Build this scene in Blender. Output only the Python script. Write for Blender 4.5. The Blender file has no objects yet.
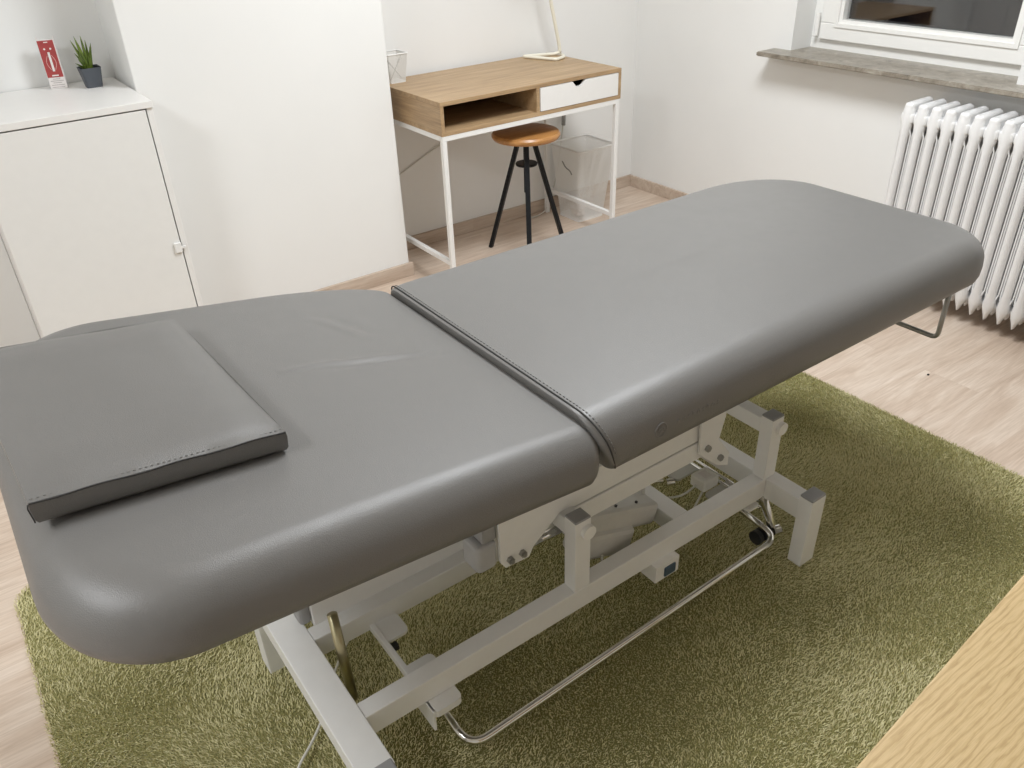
import bpy, bmesh, math, random
import numpy as np
from mathutils import Vector, Matrix
random.seed(4)
PI = math.pi
SC = bpy.context.scene
COL = SC.collection

# ---------------------------------------------------------------- materials
def mat(name, color=(.8,.8,.8), rough=.5, metal=0.0, spec=.5):
    m = bpy.data.materials.new(name); m.use_nodes = True
    b = m.node_tree.nodes['Principled BSDF']
    b.inputs['Base Color'].default_value = (*color, 1)
    b.inputs['Roughness'].default_value = rough
    b.inputs['Metallic'].default_value = metal
    b.inputs['Specular IOR Level'].default_value = spec
    return m
def nodes(m): return m.node_tree.nodes, m.node_tree.links, m.node_tree.nodes['Principled BSDF']
def add_noise(m, scale, stretch=(1,1,1), detail=4, rough=.55, dist=0):
    N, L, b = nodes(m)
    tc = N.new('ShaderNodeTexCoord'); mp = N.new('ShaderNodeMapping')
    mp.inputs['Scale'].default_value = stretch
    L.new(tc.outputs['Object'], mp.inputs['Vector'])
    n = N.new('ShaderNodeTexNoise'); n.inputs['Scale'].default_value = scale
    n.inputs['Detail'].default_value = detail; n.inputs['Roughness'].default_value = rough
    n.inputs['Distortion'].default_value = dist
    L.new(mp.outputs['Vector'], n.inputs['Vector'])
    return n, mp
def ramp(m, fac, stops):
    N, L, b = nodes(m)
    r = N.new('ShaderNodeValToRGB'); e = r.color_ramp.elements
    e[0].position = stops[0][0]; e[0].color = (*stops[0][1], 1)
    e[1].position = stops[-1][0]; e[1].color = (*stops[-1][1], 1)
    for p, c in stops[1:-1]:
        x = e.new(p); x.color = (*c, 1)
    L.new(fac, r.inputs['Fac']); return r
def bump(m, h, strength, dist=.001, normal=None):
    N, L, b = nodes(m)
    bp = N.new('ShaderNodeBump'); bp.inputs['Strength'].default_value = strength
    bp.inputs['Distance'].default_value = dist
    L.new(h, bp.inputs['Height'])
    if normal: L.new(normal, bp.inputs['Normal'])
    L.new(bp.outputs['Normal'], b.inputs['Normal']); return bp
def mixrgb(m, a, b_, fac, mode='MIX'):
    N, L, _ = nodes(m)
    x = N.new('ShaderNodeMix'); x.data_type = 'RGBA'; x.blend_type = mode
    for s, v in ((6, a), (7, b_)):
        if isinstance(v, tuple): x.inputs[s].default_value = (*v, 1)
        else: L.new(v, x.inputs[s])
    if isinstance(fac, float): x.inputs[0].default_value = fac
    else: L.new(fac, x.inputs[0])
    return x.outputs[2]

def plain(name, color, rough=.5, metal=0., spec=.5, var=.04, vscale=30, bs=0.0, bscale=200):
    m = mat(name, color, rough, metal, spec)
    n, _ = add_noise(m, vscale, detail=3)
    a = tuple(c*(1-var) for c in color); b = tuple(min(1, c*(1+var)) for c in color)
    r = ramp(m, n.outputs['Fac'], [(.3, a), (.7, b)])
    nodes(m)[1].new(r.outputs['Color'], nodes(m)[2].inputs['Base Color'])
    if bs:
        n2, _ = add_noise(m, bscale, detail=3); bump(m, n2.outputs['Fac'], bs)
    return m

def wood(name, dark, mid, light, axis=0, scale=6, rough=.45, squeeze=9, fine=.25):
    m = mat(name, mid, rough)
    s = [squeeze]*3; s[axis] = 1
    n, _ = add_noise(m, scale, tuple(s), 5, .6, .6)
    r = ramp(m, n.outputs['Fac'], [(.28, dark), (.5, mid), (.72, light)])
    s2 = [squeeze*6]*3; s2[axis] = 1.2
    n2, _ = add_noise(m, scale*2.2, tuple(s2), 3, .6, .1)
    r2 = ramp(m, n2.outputs['Fac'], [(.35, (1-fine,)*3), (.6, (1, 1, 1))])
    o = mixrgb(m, r.outputs['Color'], r2.outputs['Color'], 1.0, 'MULTIPLY')
    nodes(m)[1].new(o, nodes(m)[2].inputs['Base Color'])
    bump(m, n2.outputs['Fac'], .08)
    return m

WALLC = (.80, .80, .785)
M = {}
M['wall'] = plain('wall_paint', WALLC, .85, spec=.2, var=.012, vscale=3, bs=.12, bscale=120)
M['ceil'] = plain('ceiling_paint', (.82, .82, .80), .9, spec=.2, var=.01)
M['white'] = plain('white_laminate', (.80, .79, .77), .38, var=.01)
M['door_white'] = plain('cabinet_door_white', (.78, .775, .755), .45, var=.01)
M['white_metal'] = plain('white_metal', (.80, .795, .78), .35, var=.01)
M['rad'] = plain('radiator_enamel', (.80, .80, .80), .28, var=.015, bs=.05, bscale=90)
M['sash'] = plain('window_plastic', (.83, .825, .80), .28, var=.005)
M['frame'] = plain('table_frame_enamel', (.80, .795, .775), .38, var=.015)
M['frame_d'] = plain('grey_plastic_cap', (.30, .30, .30), .45)
M['frame_g'] = plain('grey_plastic_block', (.42, .42, .42), .45)
M['plast'] = plain('pale_plastic', (.52, .51, .47), .45)
M['knob'] = plain('white_nylon', (.86, .85, .82), .3)
M['chrome'] = mat('chrome', (.72, .71, .68), .12, 1.0)
M['bronze'] = mat('brushed_gas_strut', (.42, .38, .24), .28, 1.0)
M['steel'] = plain('satin_steel', (.36, .36, .34), .35, .8)
M['black'] = plain('black_metal', (.008, .009, .011), .45, spec=.25, var=.1)
M['dark'] = plain('dark_rubber', (.02, .02, .022), .6)
M['blue'] = plain('blue_plastic', (.05, .085, .12), .4)
M['cable'] = plain('pale_cable', (.66, .65, .60), .5)
M['switch'] = plain('grey_switch', (.30, .30, .29), .5)
M['cream'] = plain('cream_lamp_enamel', (.80, .77, .66), .35, var=.01)
M['pot'] = plain('anthracite_pot', (.075, .085, .10), .6)
M['soil'] = plain('potting_soil', (.03, .02, .012), .95, bs=.6)
M['red'] = plain('red_card', (.36, .05, .048), .45, var=.08, vscale=60)
M['card'] = plain('white_card', (.78, .74, .72), .5)
M['print'] = plain('pink_print', (.70, .42, .40), .5)
M['ink'] = plain('grey_print', (.35, .32, .31), .5)
M['lint'] = plain('black_lint', (.01, .01, .01), .9)
# leaf
M['leaf'] = mat('succulent_leaf', (.10, .2, .02), .45)
n, _ = add_noise(M['leaf'], 40); r = ramp(M['leaf'], n.outputs['Fac'], [(.3, (.055, .10, .008)), (.7, (.16, .22, .03))])
M['leaf'].node_tree.links.new(r.outputs['Color'], nodes(M['leaf'])[2].inputs['Base Color'])
# vinyl upholstery
def vinyl(name, c, crease=False):
    m = mat(name, c, .40, spec=.62)
    N, L, b = nodes(m)
    v = N.new('ShaderNodeTexVoronoi'); v.inputs['Scale'].default_value = 620
    tc = N.new('ShaderNodeTexCoord'); L.new(tc.outputs['Object'], v.inputs['Vector'])
    n, _ = add_noise(m, 900, detail=2)
    b1 = bump(m, v.outputs['Distance'], .30, .0008)
    n2, _ = add_noise(m, 9, (1, 1, 1), 2)
    b2 = bump(m, n2.outputs['Fac'], .10, .006, b1.outputs['Normal'])
    n3, _ = add_noise(m, 14, detail=5)
    r = N.new('ShaderNodeMapRange'); r.inputs['To Min'].default_value = .37; r.inputs['To Max'].default_value = .48
    L.new(n3.outputs['Fac'], r.inputs['Value']); L.new(r.outputs['Result'], b.inputs['Roughness'])
    return m
M['vinyl'] = vinyl('grey_vinyl', (.146, .141, .134))
M['vinyl_d'] = vinyl('grey_vinyl_side_panel', (.15, .147, .138))
M['seam'] = plain('seam_groove', (.035, .034, .032), .8)
M['thread'] = plain('grey_thread', (.19, .184, .174), .6)
# woods
M['desk'] = wood('oak_laminate', (.34, .22, .115), (.44, .295, .16), (.52, .365, .21), 0, 3.2, .42)
M['desk_side'] = wood('oak_laminate_side', (.34, .22, .115), (.44, .295, .16), (.52, .365, .21), 1, 3.2, .42)
M['desk_in'] = wood('oak_laminate_inside', (.34, .22, .115), (.44, .295, .16), (.52, .365, .21), 0, 3.2, .5)
M['seat'] = wood('honey_wood', (.36, .16, .045), (.50, .24, .075), (.60, .31, .11), 0, 6, .35, 7)
# pale oak foreground top with long cathedral grain
m = M['oak'] = mat('pale_oak_veneer', (.7, .5, .28), .45)
N, L, b = nodes(m)
tc = N.new('ShaderNodeTexCoord'); mp = N.new('ShaderNodeMapping'); mp.inputs['Scale'].default_value = (.9, 4.5, 5)
L.new(tc.outputs['Object'], mp.inputs['Vector'])
w = N.new('ShaderNodeTexWave'); w.wave_type = 'RINGS'; w.inputs['Scale'].default_value = 17; w.inputs['Distortion'].default_value = 7
w.inputs['Detail'].default_value = 3; w.inputs['Detail Scale'].default_value = 1.2
mp.inputs['Location'].default_value = (-1.3, 1.8, 0)
L.new(mp.outputs['Vector'], w.inputs['Vector'])
r = ramp(m, w.outputs['Fac'], [(.03, (.50, .35, .165)), (.25, (.57, .415, .205)), (.9, (.61, .45, .235))])
n2, _ = add_noise(m, 14, (2, 60, 60), 3)
r2 = ramp(m, n2.outputs['Fac'], [(.35, (.86, .84, .8)), (.55, (1, 1, 1))])
o = mixrgb(m, r.outputs['Color'], r2.outputs['Color'], 1.0, 'MULTIPLY')
L.new(o, b.inputs['Base Color']); bump(m, n2.outputs['Fac'], .12)
# floor planks
def plank(name, bright=1.0, lane=.19, seams=True):
    m = mat(name, (.6, .5, .4), .42, spec=.4)
    N, L, b = nodes(m)
    tc = N.new('ShaderNodeTexCoord')
    br = N.new('ShaderNodeTexBrick'); br.offset = .37; br.squash = 1
    br.inputs['Scale'].default_value = 1; br.inputs['Brick Width'].default_value = 1.28; br.inputs['Row Height'].default_value = lane
    br.inputs['Mortar Size'].default_value = .0012; br.inputs['Bias'].default_value = 0
    br.inputs['Color1'].default_value = (.15, .15, .15, 1); br.inputs['Color2'].default_value = (.85, .85, .85, 1)
    br.inputs['Mortar'].default_value = (.5, .5, .5, 1)
    L.new(tc.outputs['Object'], br.inputs['Vector'])
    # per plank offset of the grain
    add = N.new('ShaderNodeVectorMath'); add.operation = 'ADD'
    mul = N.new('ShaderNodeVectorMath'); mul.operation = 'SCALE'; mul.inputs['Scale'].default_value = 7
    L.new(br.outputs['Color'], mul.inputs[0]); L.new(tc.outputs['Object'], add.inputs[0]); L.new(mul.outputs[0], add.inputs[1])
    mp = N.new('ShaderNodeMapping'); mp.inputs['Scale'].default_value = (1.1, 8.5, 8.5); L.new(add.outputs[0], mp.inputs['Vector'])
    n = N.new('ShaderNodeTexNoise'); n.inputs['Scale'].default_value = 2.0; n.inputs['Detail'].default_value = 7
    n.inputs['Roughness'].default_value = .62; n.inputs['Distortion'].default_value = 1.1
    L.new(mp.outputs['Vector'], n.inputs['Vector'])
    k = bright
    r = ramp(m, n.outputs['Fac'], [(.25, (.50*k, .385*k, .30*k)), (.45, (.60*k, .485*k, .39*k)), (.62, (.68*k, .575*k, .48*k)), (.8, (.74*k, .64*k, .55*k))])
    tint = ramp(m, br.outputs['Color'], [(.1, (.97, .96, .955)), (.9, (1, 1, 1))])
    o = mixrgb(m, r.outputs['Color'], tint.outputs['Color'], 1.0, 'MULTIPLY')
    mp2 = N.new('ShaderNodeMapping'); mp2.inputs['Scale'].default_value = (5, 110, 110); L.new(add.outputs[0], mp2.inputs['Vector'])
    n2 = N.new('ShaderNodeTexNoise'); n2.inputs['Scale'].default_value = 2; n2.inputs['Detail'].default_value = 3; L.new(mp2.outputs['Vector'], n2.inputs['Vector'])
    r2 = ramp(m, n2.outputs['Fac'], [(.35, (.88, .86, .84)), (.6, (1, 1, 1))])
    o = mixrgb(m, o, r2.outputs['Color'], 1.0, 'MULTIPLY')
    if seams:
        fm = N.new('ShaderNodeMath'); fm.operation = 'MULTIPLY'; fm.inputs[1].default_value = .13; L.new(br.outputs['Fac'], fm.inputs[0])
        o = mixrgb(m, o, (.25, .18, .13), fm.outputs[0])
    L.new(o, b.inputs['Base Color']); bump(m, n2.outputs['Fac'], .06)
    return m
M['floor'] = plank('laminate_planks')
M['base'] = plank('baseboard_laminate', .9, .5, False)
# stone
m = M['stone'] = mat('speckled_stone', (.3, .26, .22), .3)
n, _ = add_noise(m, 26, (1, .8, 1), 8, .72, .8)
r = ramp(m, n.outputs['Fac'], [(.28, (.10, .085, .065)), (.45, (.23, .20, .16)), (.6, (.33, .295, .245)), (.75, (.50, .47, .41))])
nodes(m)[1].new(r.outputs['Color'], nodes(m)[2].inputs['Base Color'])
# glass
m = M['glass'] = mat('window_glass', (1, 1, 1), 0.0); nodes(m)[2].inputs['Transmission Weight'].default_value = 1; nodes(m)[2].inputs['IOR'].default_value = 1.5
# wire mesh (fine woven steel, holes cut procedurally)
def mesh_mat(name, col, cover, scale):
    m = mat(name, col, .4)
    N, L, b = nodes(m)
    tc = N.new('ShaderNodeTexCoord')
    sx = N.new('ShaderNodeSeparateXYZ'); L.new(tc.outputs['Object'], sx.inputs[0])
    def stripe(sock):
        a = N.new('ShaderNodeMath'); a.operation = 'MULTIPLY'; a.inputs[1].default_value = scale; L.new(sock, a.inputs[0])
        f = N.new('ShaderNodeMath'); f.operation = 'FRACT'; L.new(a.outputs[0], f.inputs[0])
        g = N.new('ShaderNodeMath'); g.operation = 'LESS_THAN'; g.inputs[1].default_value = cover; L.new(f.outputs[0], g.inputs[0]); return g.outputs[0]
    xy = N.new('ShaderNodeMath'); xy.operation = 'ADD'; L.new(sx.outputs[0], xy.inputs[0]); L.new(sx.outputs[1], xy.inputs[1])
    mx = N.new('ShaderNodeMath'); mx.operation = 'MAXIMUM'; L.new(stripe(xy.outputs[0]), mx.inputs[0]); L.new(stripe(sx.outputs[2]), mx.inputs[1])
    L.new(mx.outputs[0], b.inputs['Alpha'])
    return m
M['mesh'] = mesh_mat('white_wire_mesh', (.78, .775, .75), .33, 260)
M['meshcup'] = mesh_mat('white_wire_mesh_cup', (.74, .73, .70), .38, 420)
# rug pile
m = M['pile'] = mat('olive_pile', (.36, .36, .13), .95, spec=.1)
n, _ = add_noise(m, 260, detail=2); n2, _ = add_noise(m, 5, detail=3)
r = ramp(m, n.outputs['Fac'], [(.3, (.53, .485, .25)), (.5, (.72, .67, .39)), (.72, (.88, .83, .57))])
r2 = ramp(m, n2.outputs['Fac'], [(.35, (.92, .92, .9)), (.65, (1, 1, 1))])
nodes(m)[1].new(mixrgb(m, r.outputs['Color'], r2.outputs['Color'], 1.0, 'MULTIPLY'), nodes(m)[2].inputs['Base Color'])
M['rugbase'] = plain('rug_backing', (.22, .21, .08), .95)
m = M['lamp_on'] = mat('lit_diffuser', (1, 1, 1)); nodes(m)[2].inputs['Emission Color'].default_value = (1, .95, .88, 1); nodes(m)[2].inputs['Emission Strength'].default_value = 6

# ---------------------------------------------------------------- mesh helpers
def box(bm, x0, x1, y0, y1, z0, z1, bev=0.0, seg=2):
    r = bmesh.ops.create_cube(bm, size=1)
    vs = r['verts']
    for v in vs:
        v.co = Vector(((x0+x1)/2+v.co.x*(x1-x0), (y0+y1)/2+v.co.y*(y1-y0), (z0+z1)/2+v.co.z*(z1-z0)))
    if bev:
        es = list({e for v in vs for e in v.link_edges})
        bmesh.ops.bevel(bm, geom=es, offset=bev, segments=seg, profile=.5, affect='EDGES')
    return bm
def beam(bm, p0, p1, w, h, bev=.003, up=(0, 0, 1)):
    p0, p1 = Vector(p0), Vector(p1); d = (p1-p0); L = d.length; d.normalize()
    s = d.cross(Vector(up)).normalized(); u = s.cross(d)
    t = bmesh.new(); box(t, 0, L, -w/2, w/2, -h/2, h/2, bev)
    R = Matrix((d, -s, u)).transposed().to_4x4(); R.translation = p0
    bmesh.ops.transform(t, matrix=R, verts=t.verts)
    me = bpy.data.meshes.new('tmp'); t.to_mesh(me); t.free(); bm.from_mesh(me); bpy.data.meshes.remove(me)
    return bm
def smooth_path(pts, rad, n=6):
    pts = [Vector(p) for p in pts]; out = [pts[0]]
    for i in range(1, len(pts)-1):
        a, b, c = pts[i-1], pts[i], pts[i+1]
        r = min(rad, (a-b).length*.49, (c-b).length*.49)
        s, e = b+(a-b).normalized()*r, b+(c-b).normalized()*r
        for k in range(n+1):
            t = k/n; out.append(s.lerp(b, t).lerp(b.lerp(e, t), t))
    out.append(pts[-1]); return out
def tube(bm, pts, r, n=12, caps=True, closed=False):
    pts = [Vector(p) for p in pts]; rings = []
    prev = None
    N_ = len(pts)
    for i, p in enumerate(pts):
        if closed: d = pts[(i+1) % N_]-pts[i-1]
        else: d = (pts[min(i+1, N_-1)]-pts[max(i-1, 0)])
        d.normalize()
        if prev is None:
            a = Vector((0, 0, 1)) if abs(d.z) < .9 else Vector((1, 0, 0))
            s = d.cross(a).normalized()
        else:
            s = (prev-d*prev.dot(d)).normalized()
        prev = s; u = d.cross(s)
        rr = r[i] if isinstance(r, (list, tuple)) else r
        rings.append([bm.verts.new(p+s*math.cos(2*PI*k/n)*rr+u*math.sin(2*PI*k/n)*rr) for k in range(n)])
    for i in range(N_-1 if not closed else N_):
        a, b = rings[i], rings[(i+1) % N_]
        for k in range(n): bm.faces.new((a[k], a[(k+1) % n], b[(k+1) % n], b[k]))
    if caps and not closed:
        bm.faces.new(rings[0][::-1]); bm.faces.new(rings[-1])
    return bm
def lathe(bm, prof, c=(0, 0, 0), n=32, close=True):
    rings = []
    for r, z in prof:
        rings.append([bm.verts.new((c[0]+r*math.cos(2*PI*k/n), c[1]+r*math.sin(2*PI*k/n), c[2]+z)) for k in range(n)])
    for i in range(len(rings)-1):
        a, b = rings[i], rings[i+1]
        for k in range(n): bm.faces.new((a[k], a[(k+1) % n], b[(k+1) % n], b[k]))
    if close: bm.faces.new(rings[0][::-1]); bm.faces.new(rings[-1])
    return bm
def prism(bm, poly, axis, a0, a1):
    """extrude polygon (list of 2D) along axis 'x','y','z'"""
    def P(q, a):
        return {'x': (a, q[0], q[1]), 'y': (q[0], a, q[1]), 'z': (q[0], q[1], a)}[axis]
    A = [bm.verts.new(P(q, a0)) for q in poly]; B = [bm.verts.new(P(q, a1)) for q in poly]
    bm.faces.new(A[::-1]); bm.faces.new(B)
    for i in range(len(poly)):
        j = (i+1) % len(poly); bm.faces.new((A[i], A[j], B[j], B[i]))
    return bm
def rrect(x0, x1, y0, y1, r, n=5):
    o = []
    for cx, cy, a0 in ((x1-r, y1-r, 0), (x0+r, y1-r, PI/2), (x0+r, y0+r, PI), (x1-r, y0+r, 1.5*PI)):
        for k in range(n+1):
            a = a0+PI/2*k/n; o.append((cx+r*math.cos(a), cy+r*math.sin(a)))
    return o
def obj(name, bm, m, parent=None, smooth=None):
    bmesh.ops.recalc_face_normals(bm, faces=bm.faces)
    me = bpy.data.meshes.new(name)
    org = Vector((0, 0, 0))
    bm.to_mesh(me); bm.free()
    if m is not None: me.materials.append(m)
    o = bpy.data.objects.new(name, me); COL.objects.link(o)
    if parent is not None:
        o.parent = parent
        if parent.type == 'EMPTY': o.matrix_parent_inverse = Matrix.Translation(-parent.location)
    if smooth:
        me.polygons.foreach_set('use_smooth', [True]*len(me.polygons))
        if smooth is not True:
            me.set_sharp_from_angle(angle=math.radians(smooth))
    return o
def thing(name, label, cat, loc=(0, 0, 0), group=None):
    o = bpy.data.objects.new(name, None); COL.objects.link(o); o.location = loc
    o.empty_display_size = .05
    o['label'] = label; o['category'] = cat
    if group: o['group'] = group
    return o
def tag(o, label, cat, group=None):
    o['label'] = label; o['category'] = cat
    if group: o['group'] = group
    return o
def struct(name, bm, m, smooth=None):
    o = obj(name, bm, m, None, smooth); o['kind'] = 'structure'; return o
def B(*a, **k): return box(bmesh.new(), *a, **k)

# ---------------------------------------------------------------- room
XR, YB, XL, YF, H = 3.17, 3.29, -2.4, -1.9, 2.6
struct('floor', B(XL-.1, XR+.15, YF-.1, YB+.1, -.1, 0), M['floor'])
struct('ceiling', B(XL-.1, XR+.15, YF-.1, YB+.1, H, H+.1), M['ceil'])
bm = B(XL-.1, XR+.15, YB, YB+.1, 0, H)
struct('wall_back', bm, M['wall'])
bm = bmesh.new(); box(bm, .625, 1.572, 3.02, YB+.05, 0, H, .004)
struct('wall_chimney', bm, M['wall'])
bm = bmesh.new(); box(bm, XL-.05, .0985, 3.04, YB+.05, 0, H, .004)
struct('wall_back_left', bm, M['wall'])
struct('wall_left', B(XL-.1, XL, YF, YB, 0, H), M['wall'])
struct('wall_front', B(XL-.1, XR+.1, YF-.1, YF, 0, H), M['wall'])
# right wall with window opening
WY0, WY1, WZ0, WZ1 = 1.372, 2.330, .814, 2.15
bm = bmesh.new()
for y0, y1, z0, z1 in ((YF, WY0, 0, H), (WY1, YB+.05, 0, H), (WY0, WY1, 0, WZ0), (WY0, WY1, WZ1, H)):
    box(bm, XR, XR+.20, y0, y1, z0, z1)
struct('wall_right', bm, M['wall'])
# skirting
def skirt(name, x0, x1, y0, y1):
    struct(name, B(x0, x1, y0, y1, 0, .061, .002), M['base'])
skirt('baseboard_back', 1.572, XR, YB-.014, YB)
skirt('baseboard_chimney', .625, 1.586, 3.006, 3.02)
skirt('baseboard_chimney_side', 1.572, 1.586, 3.02, YB-.014)
skirt('baseboard_back_left', XL, .0985, 3.026, 3.04)
bm = B(XR-.014, XR, YF, YB-.014, 0, .061, .002); struct('baseboard_right', bm, M['base'])
bm = B(XL, XL+.014, YF, 3.026, 0, .061, .002); struct('baseboard_left', bm, M['base'])

# window
wn = bpy.data.objects.new('window_1', None); COL.objects.link(wn); wn.location = (XR+.13, 1.85, WZ0); wn['kind'] = 'structure'
XW = XR+.13
bm = bmesh.new()
for y0, y1, z0, z1 in ((WY0, WY1, .82, .875), (WY0, WY1, WZ1-.04, WZ1), (WY0, WY0+.04, .875, WZ1-.04), (WY1-.045, WY1, .875, WZ1-.04)):
    box(bm, XW, XW+.06, y0, y1, z0, z1, .003)
obj('window_frame', bm, M['sash'], wn)
SY0, SY1, SZ0, SZ1 = WY0+.015, WY1-.05, .872, WZ1-.02
bm = bmesh.new()
sw, sb, sr = .083, .066, .072
for y0, y1, z0, z1 in ((SY0, SY1, SZ0, SZ0+sb), (SY0, SY1, SZ1-sw, SZ1), (SY0, SY0+sr, SZ0+sb, SZ1-sw), (SY1-sw, SY1, SZ0+sb, SZ1-sw)):
    box(bm, XW-.02, XW+.045, y0, y1, z0, z1, .004)
# glazing bead, stepped
for d, xx in ((0, XW-.012), (.014, XW-.002)):
    a0, a1, b0, b1 = SY0+sr-.012+d, SY1-sw+.012-d, SZ0+sb-.012+d, SZ1-sw+.012-d
    for y0, y1, z0, z1 in ((a0, a1, b0, b0+.016), (a0, a1, b1-.016, b1), (a0, a0+.016, b0+.016, b1-.016), (a1-.016, a1, b0+.016, b1-.016)):
        box(bm, xx-.014, XW+.03, y0, y1, z0, z1)
sash = obj('window_sash', bm, M['sash'], wn)
bm = bmesh.new()
box(bm, XW+.012, XW+.016, SY0+sr-.004, SY1-sw+.004, SZ0+sb-.004, SZ1-sw+.004)
obj('window_pane', bm, M['glass'], sash)
bm = bmesh.new()
box(bm, XW+.030, XW+.034, SY0+sr-.004, SY1-sw+.004, SZ0+sb-.004, SZ1-sw+.004)
obj('window_pane', bm, M['glass'], sash)
bm = bmesh.new()
tube(bm, [(XW-.027, SY1+.010, .885), (XW-.027, SY1+.010, .975)], .009, 12)
obj('hinge', bm, M['sash'], wn, 40)
# sill
bm = prism(bmesh.new(), [(3.052, WY0-.16), (XR, WY0-.16), (XR, WY0+.002), (XW+.01, WY0+.002), (XW+.01, WY1-.002), (XR, WY1-.002), (XR, WY1+.088), (3.052, WY1+.088)], 'z', .814, .832)
bmesh.ops.bevel(bm, geom=[e for e in bm.edges if e.calc_length() > .05], offset=.003, segments=2, affect='EDGES')
o = struct('window_sill', bm, M['stone'])

# ---------------------------------------------------------------- radiator
rad = thing('radiator', 'white ribbed column radiator standing below the window sill', 'radiator', (3.03, 1.2, 0))
def rad_section():
    bm = bmesh.new()
    zs = [.055, .062, .075, .095, .11, .135, .16, .4, .635, .66, .685, .70, .725, .745, .757, .762]
    def hw(z, p):     # half width along the wall
        T = [(.055, .003), (.075, .010), (.10, .021), (.12, .023), (.16, .0150), (.64, .0150), (.69, .0235), (.725, .0225), (.745, .019), (.757, .013), (.762, .006)]
        for (a, u), (b, v) in zip(T, T[1:]):
            if a <= z <= b: return u+(v-u)*(z-a)/(b-a)
    for cx in (2.972, 3.028, 3.084):
        rings = []
        for z in zs:
            w = hw(z, cx); t = min(1, (z-.055)/.05, (.762-z)/.05); t = math.sqrt(max(t, .08))
            dx = .021*(.45+.55*t)
            rings.append([bm.verts.new((cx+dx*math.cos(2*PI*k/20), w*math.sin(2*PI*k/20), z)) for k in range(20)])
        for a, b in zip(rings, rings[1:]):
            for k in range(20): bm.faces.new((a[k], a[(k+1) % 20], b[(k+1) % 20], b[k]))
        bm.faces.new(rings[0][::-1]); bm.faces.new(rings[-1])
    # webs between the columns, and shoulder hubs
    poly = [(2.965, .10), (2.985, .075), (3.071, .075), (3.091, .10), (3.091, .72), (3.071, .745), (2.985, .745), (2.965, .72)]
    prism(bm, [(x, z) for x, z in poly], 'y', -.006, .006)
    for z, hh, hy in ((.105, .014, .0258), (.705, .022, .0258), (.735, .026, .018)):
        t = bmesh.new(); box(t, 2.956 if z > .2 else 2.975, 3.100 if z > .2 else 3.08, -hy, hy, z-hh, z+hh, min(.0125, hh*.9), 4)
        me = bpy.data.meshes.new('t'); t.to_mesh(me); t.free(); bm.from_mesh(me); bpy.data.meshes.remove(me)
    # raised seam bead on the recessed web
    for s in (1, -1):
        tube(bm, [(2.964, s*.0120, .115), (2.974, s*.0218, .160), (2.974, s*.0218, .645), (2.962, s*.0120, .688)], .0030, 8)
    return bm
y = 1.628
first = None
k = 0
while y > .62:
    if first is None:
        first = obj('radiator_section', rad_section(), M['rad'], rad, 35)
        first.location.y = y; o = first
    else:
        o = first.copy(); COL.objects.link(o); o.parent = rad; o.matrix_parent_inverse = first.matrix_parent_inverse.copy(); o.location.y = y
    y -= .0516
yl = y+.0516
bm = bmesh.new()
bm.free()
for yy in (1.5, .8):
    obj('wall_bracket', B(3.05, 3.165, yy-.011, yy+.011, .66, .685, .003), M['rad'], rad)
bm = bmesh.new(); tube(bm, [(3.03, yl-.02, .105), (3.03, yl-.07, .105), (3.03, yl-.07, 0.0)], .009)
obj('supply_pipe', bm, M['rad'], rad, True)

# ---------------------------------------------------------------- cabinet
cab = thing('cabinet', 'low white cabinet with a flat door in the wall recess', 'cabinet', (.35, 3.0, 0))
CX0, CX1, CY0, CY1, CH = .099, .612, 2.79, 3.285, .95
bm = bmesh.new()
box(bm, CX1-.018, CX1, CY0+.004, CY1, 0, CH-.021, .001)
box(bm, CX0, CX0+.018, CY0+.0185, CY1, 0, CH-.021, .001)
box(bm, CX0+.018, CX1-.018, CY0+.03, CY1, .05, .068); box(bm, CX0+.018, CX1-.018, CY1-.008, CY1, .068, CH-.021)
box(bm, CX0+.018, CX1-.018, CY0+.04, CY1-.008, .48, .498); box(bm, CX0+.018, CX1-.018, CY0+.03, CY0+.045, 0, .05)
obj('body', bm, M['white'], cab)
obj('top', B(CX0-.003, CX1+.003, CY0-.003, CY1, CH-.021, CH, .0015), M['white'], cab)
door = obj('door', B(CX0+.001, CX1-.0225, CY0, CY0+.018, .052, CH-.0255, .001), M['door_white'], cab)
bm = bmesh.new(); box(bm, .566, .590, CY0-.009, CY0-.0005, .452, .488, .003); box(bm, .588, .604, CY0-.007, CY0-.001, .464, .472, .001)
obj('door_latch', bm, M['white_metal'], door)

# red packet standing on the cabinet
red = thing('packet', 'slim red and white cardboard packet standing on the white cabinet', 'packet', (.43, 3.2, CH))
def tilt(bm, cx, cy, a):
    R = Matrix.Translation((cx, cy, CH)) @ Matrix.Rotation(a, 4, 'Z')
    bmesh.ops.transform(bm, matrix=R, verts=bm.verts)
    return bm
pw, pd, ph = .026, .010, .158
A_ = -.28; CXp, CYp = .430, 3.222
bm = bmesh.new(); box(bm, -pw, pw, -pd, pd, 0, ph-.006, .0015)
box(bm, -pw, -pw+.002, -pd, pd, ph-.006, ph+.004); box(bm, pw-.002, pw, -pd, pd, ph-.006, ph+.004)
carton = obj('carton', tilt(bm, CXp, CYp, A_), M['card'], red)
bm = bmesh.new(); box(bm, -pw+.001, pw-.003, -pd-.0012, -pd+.001, .036, ph-.007, .0006)
pan = obj('red_front', tilt(bm, CXp, CYp, A_), M['red'], red)
bm = bmesh.new()
box(bm, -.0035, .0035, -pd-.0026, -pd-.001, .055, .115, .001)
for dx in (-.009, .009):
    lathe_pts = [(-pd-.0026), (-pd-.001)]
    tube(bm, [(dx, -pd-.0026, .125), (dx, -pd-.001, .125)], .003, 12)
box(bm, -.006, .006, -pd-.0022, -pd-.001, .144, .147); box(bm, -.010, .010, -pd-.0022, -pd-.001, .040, .044)
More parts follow.
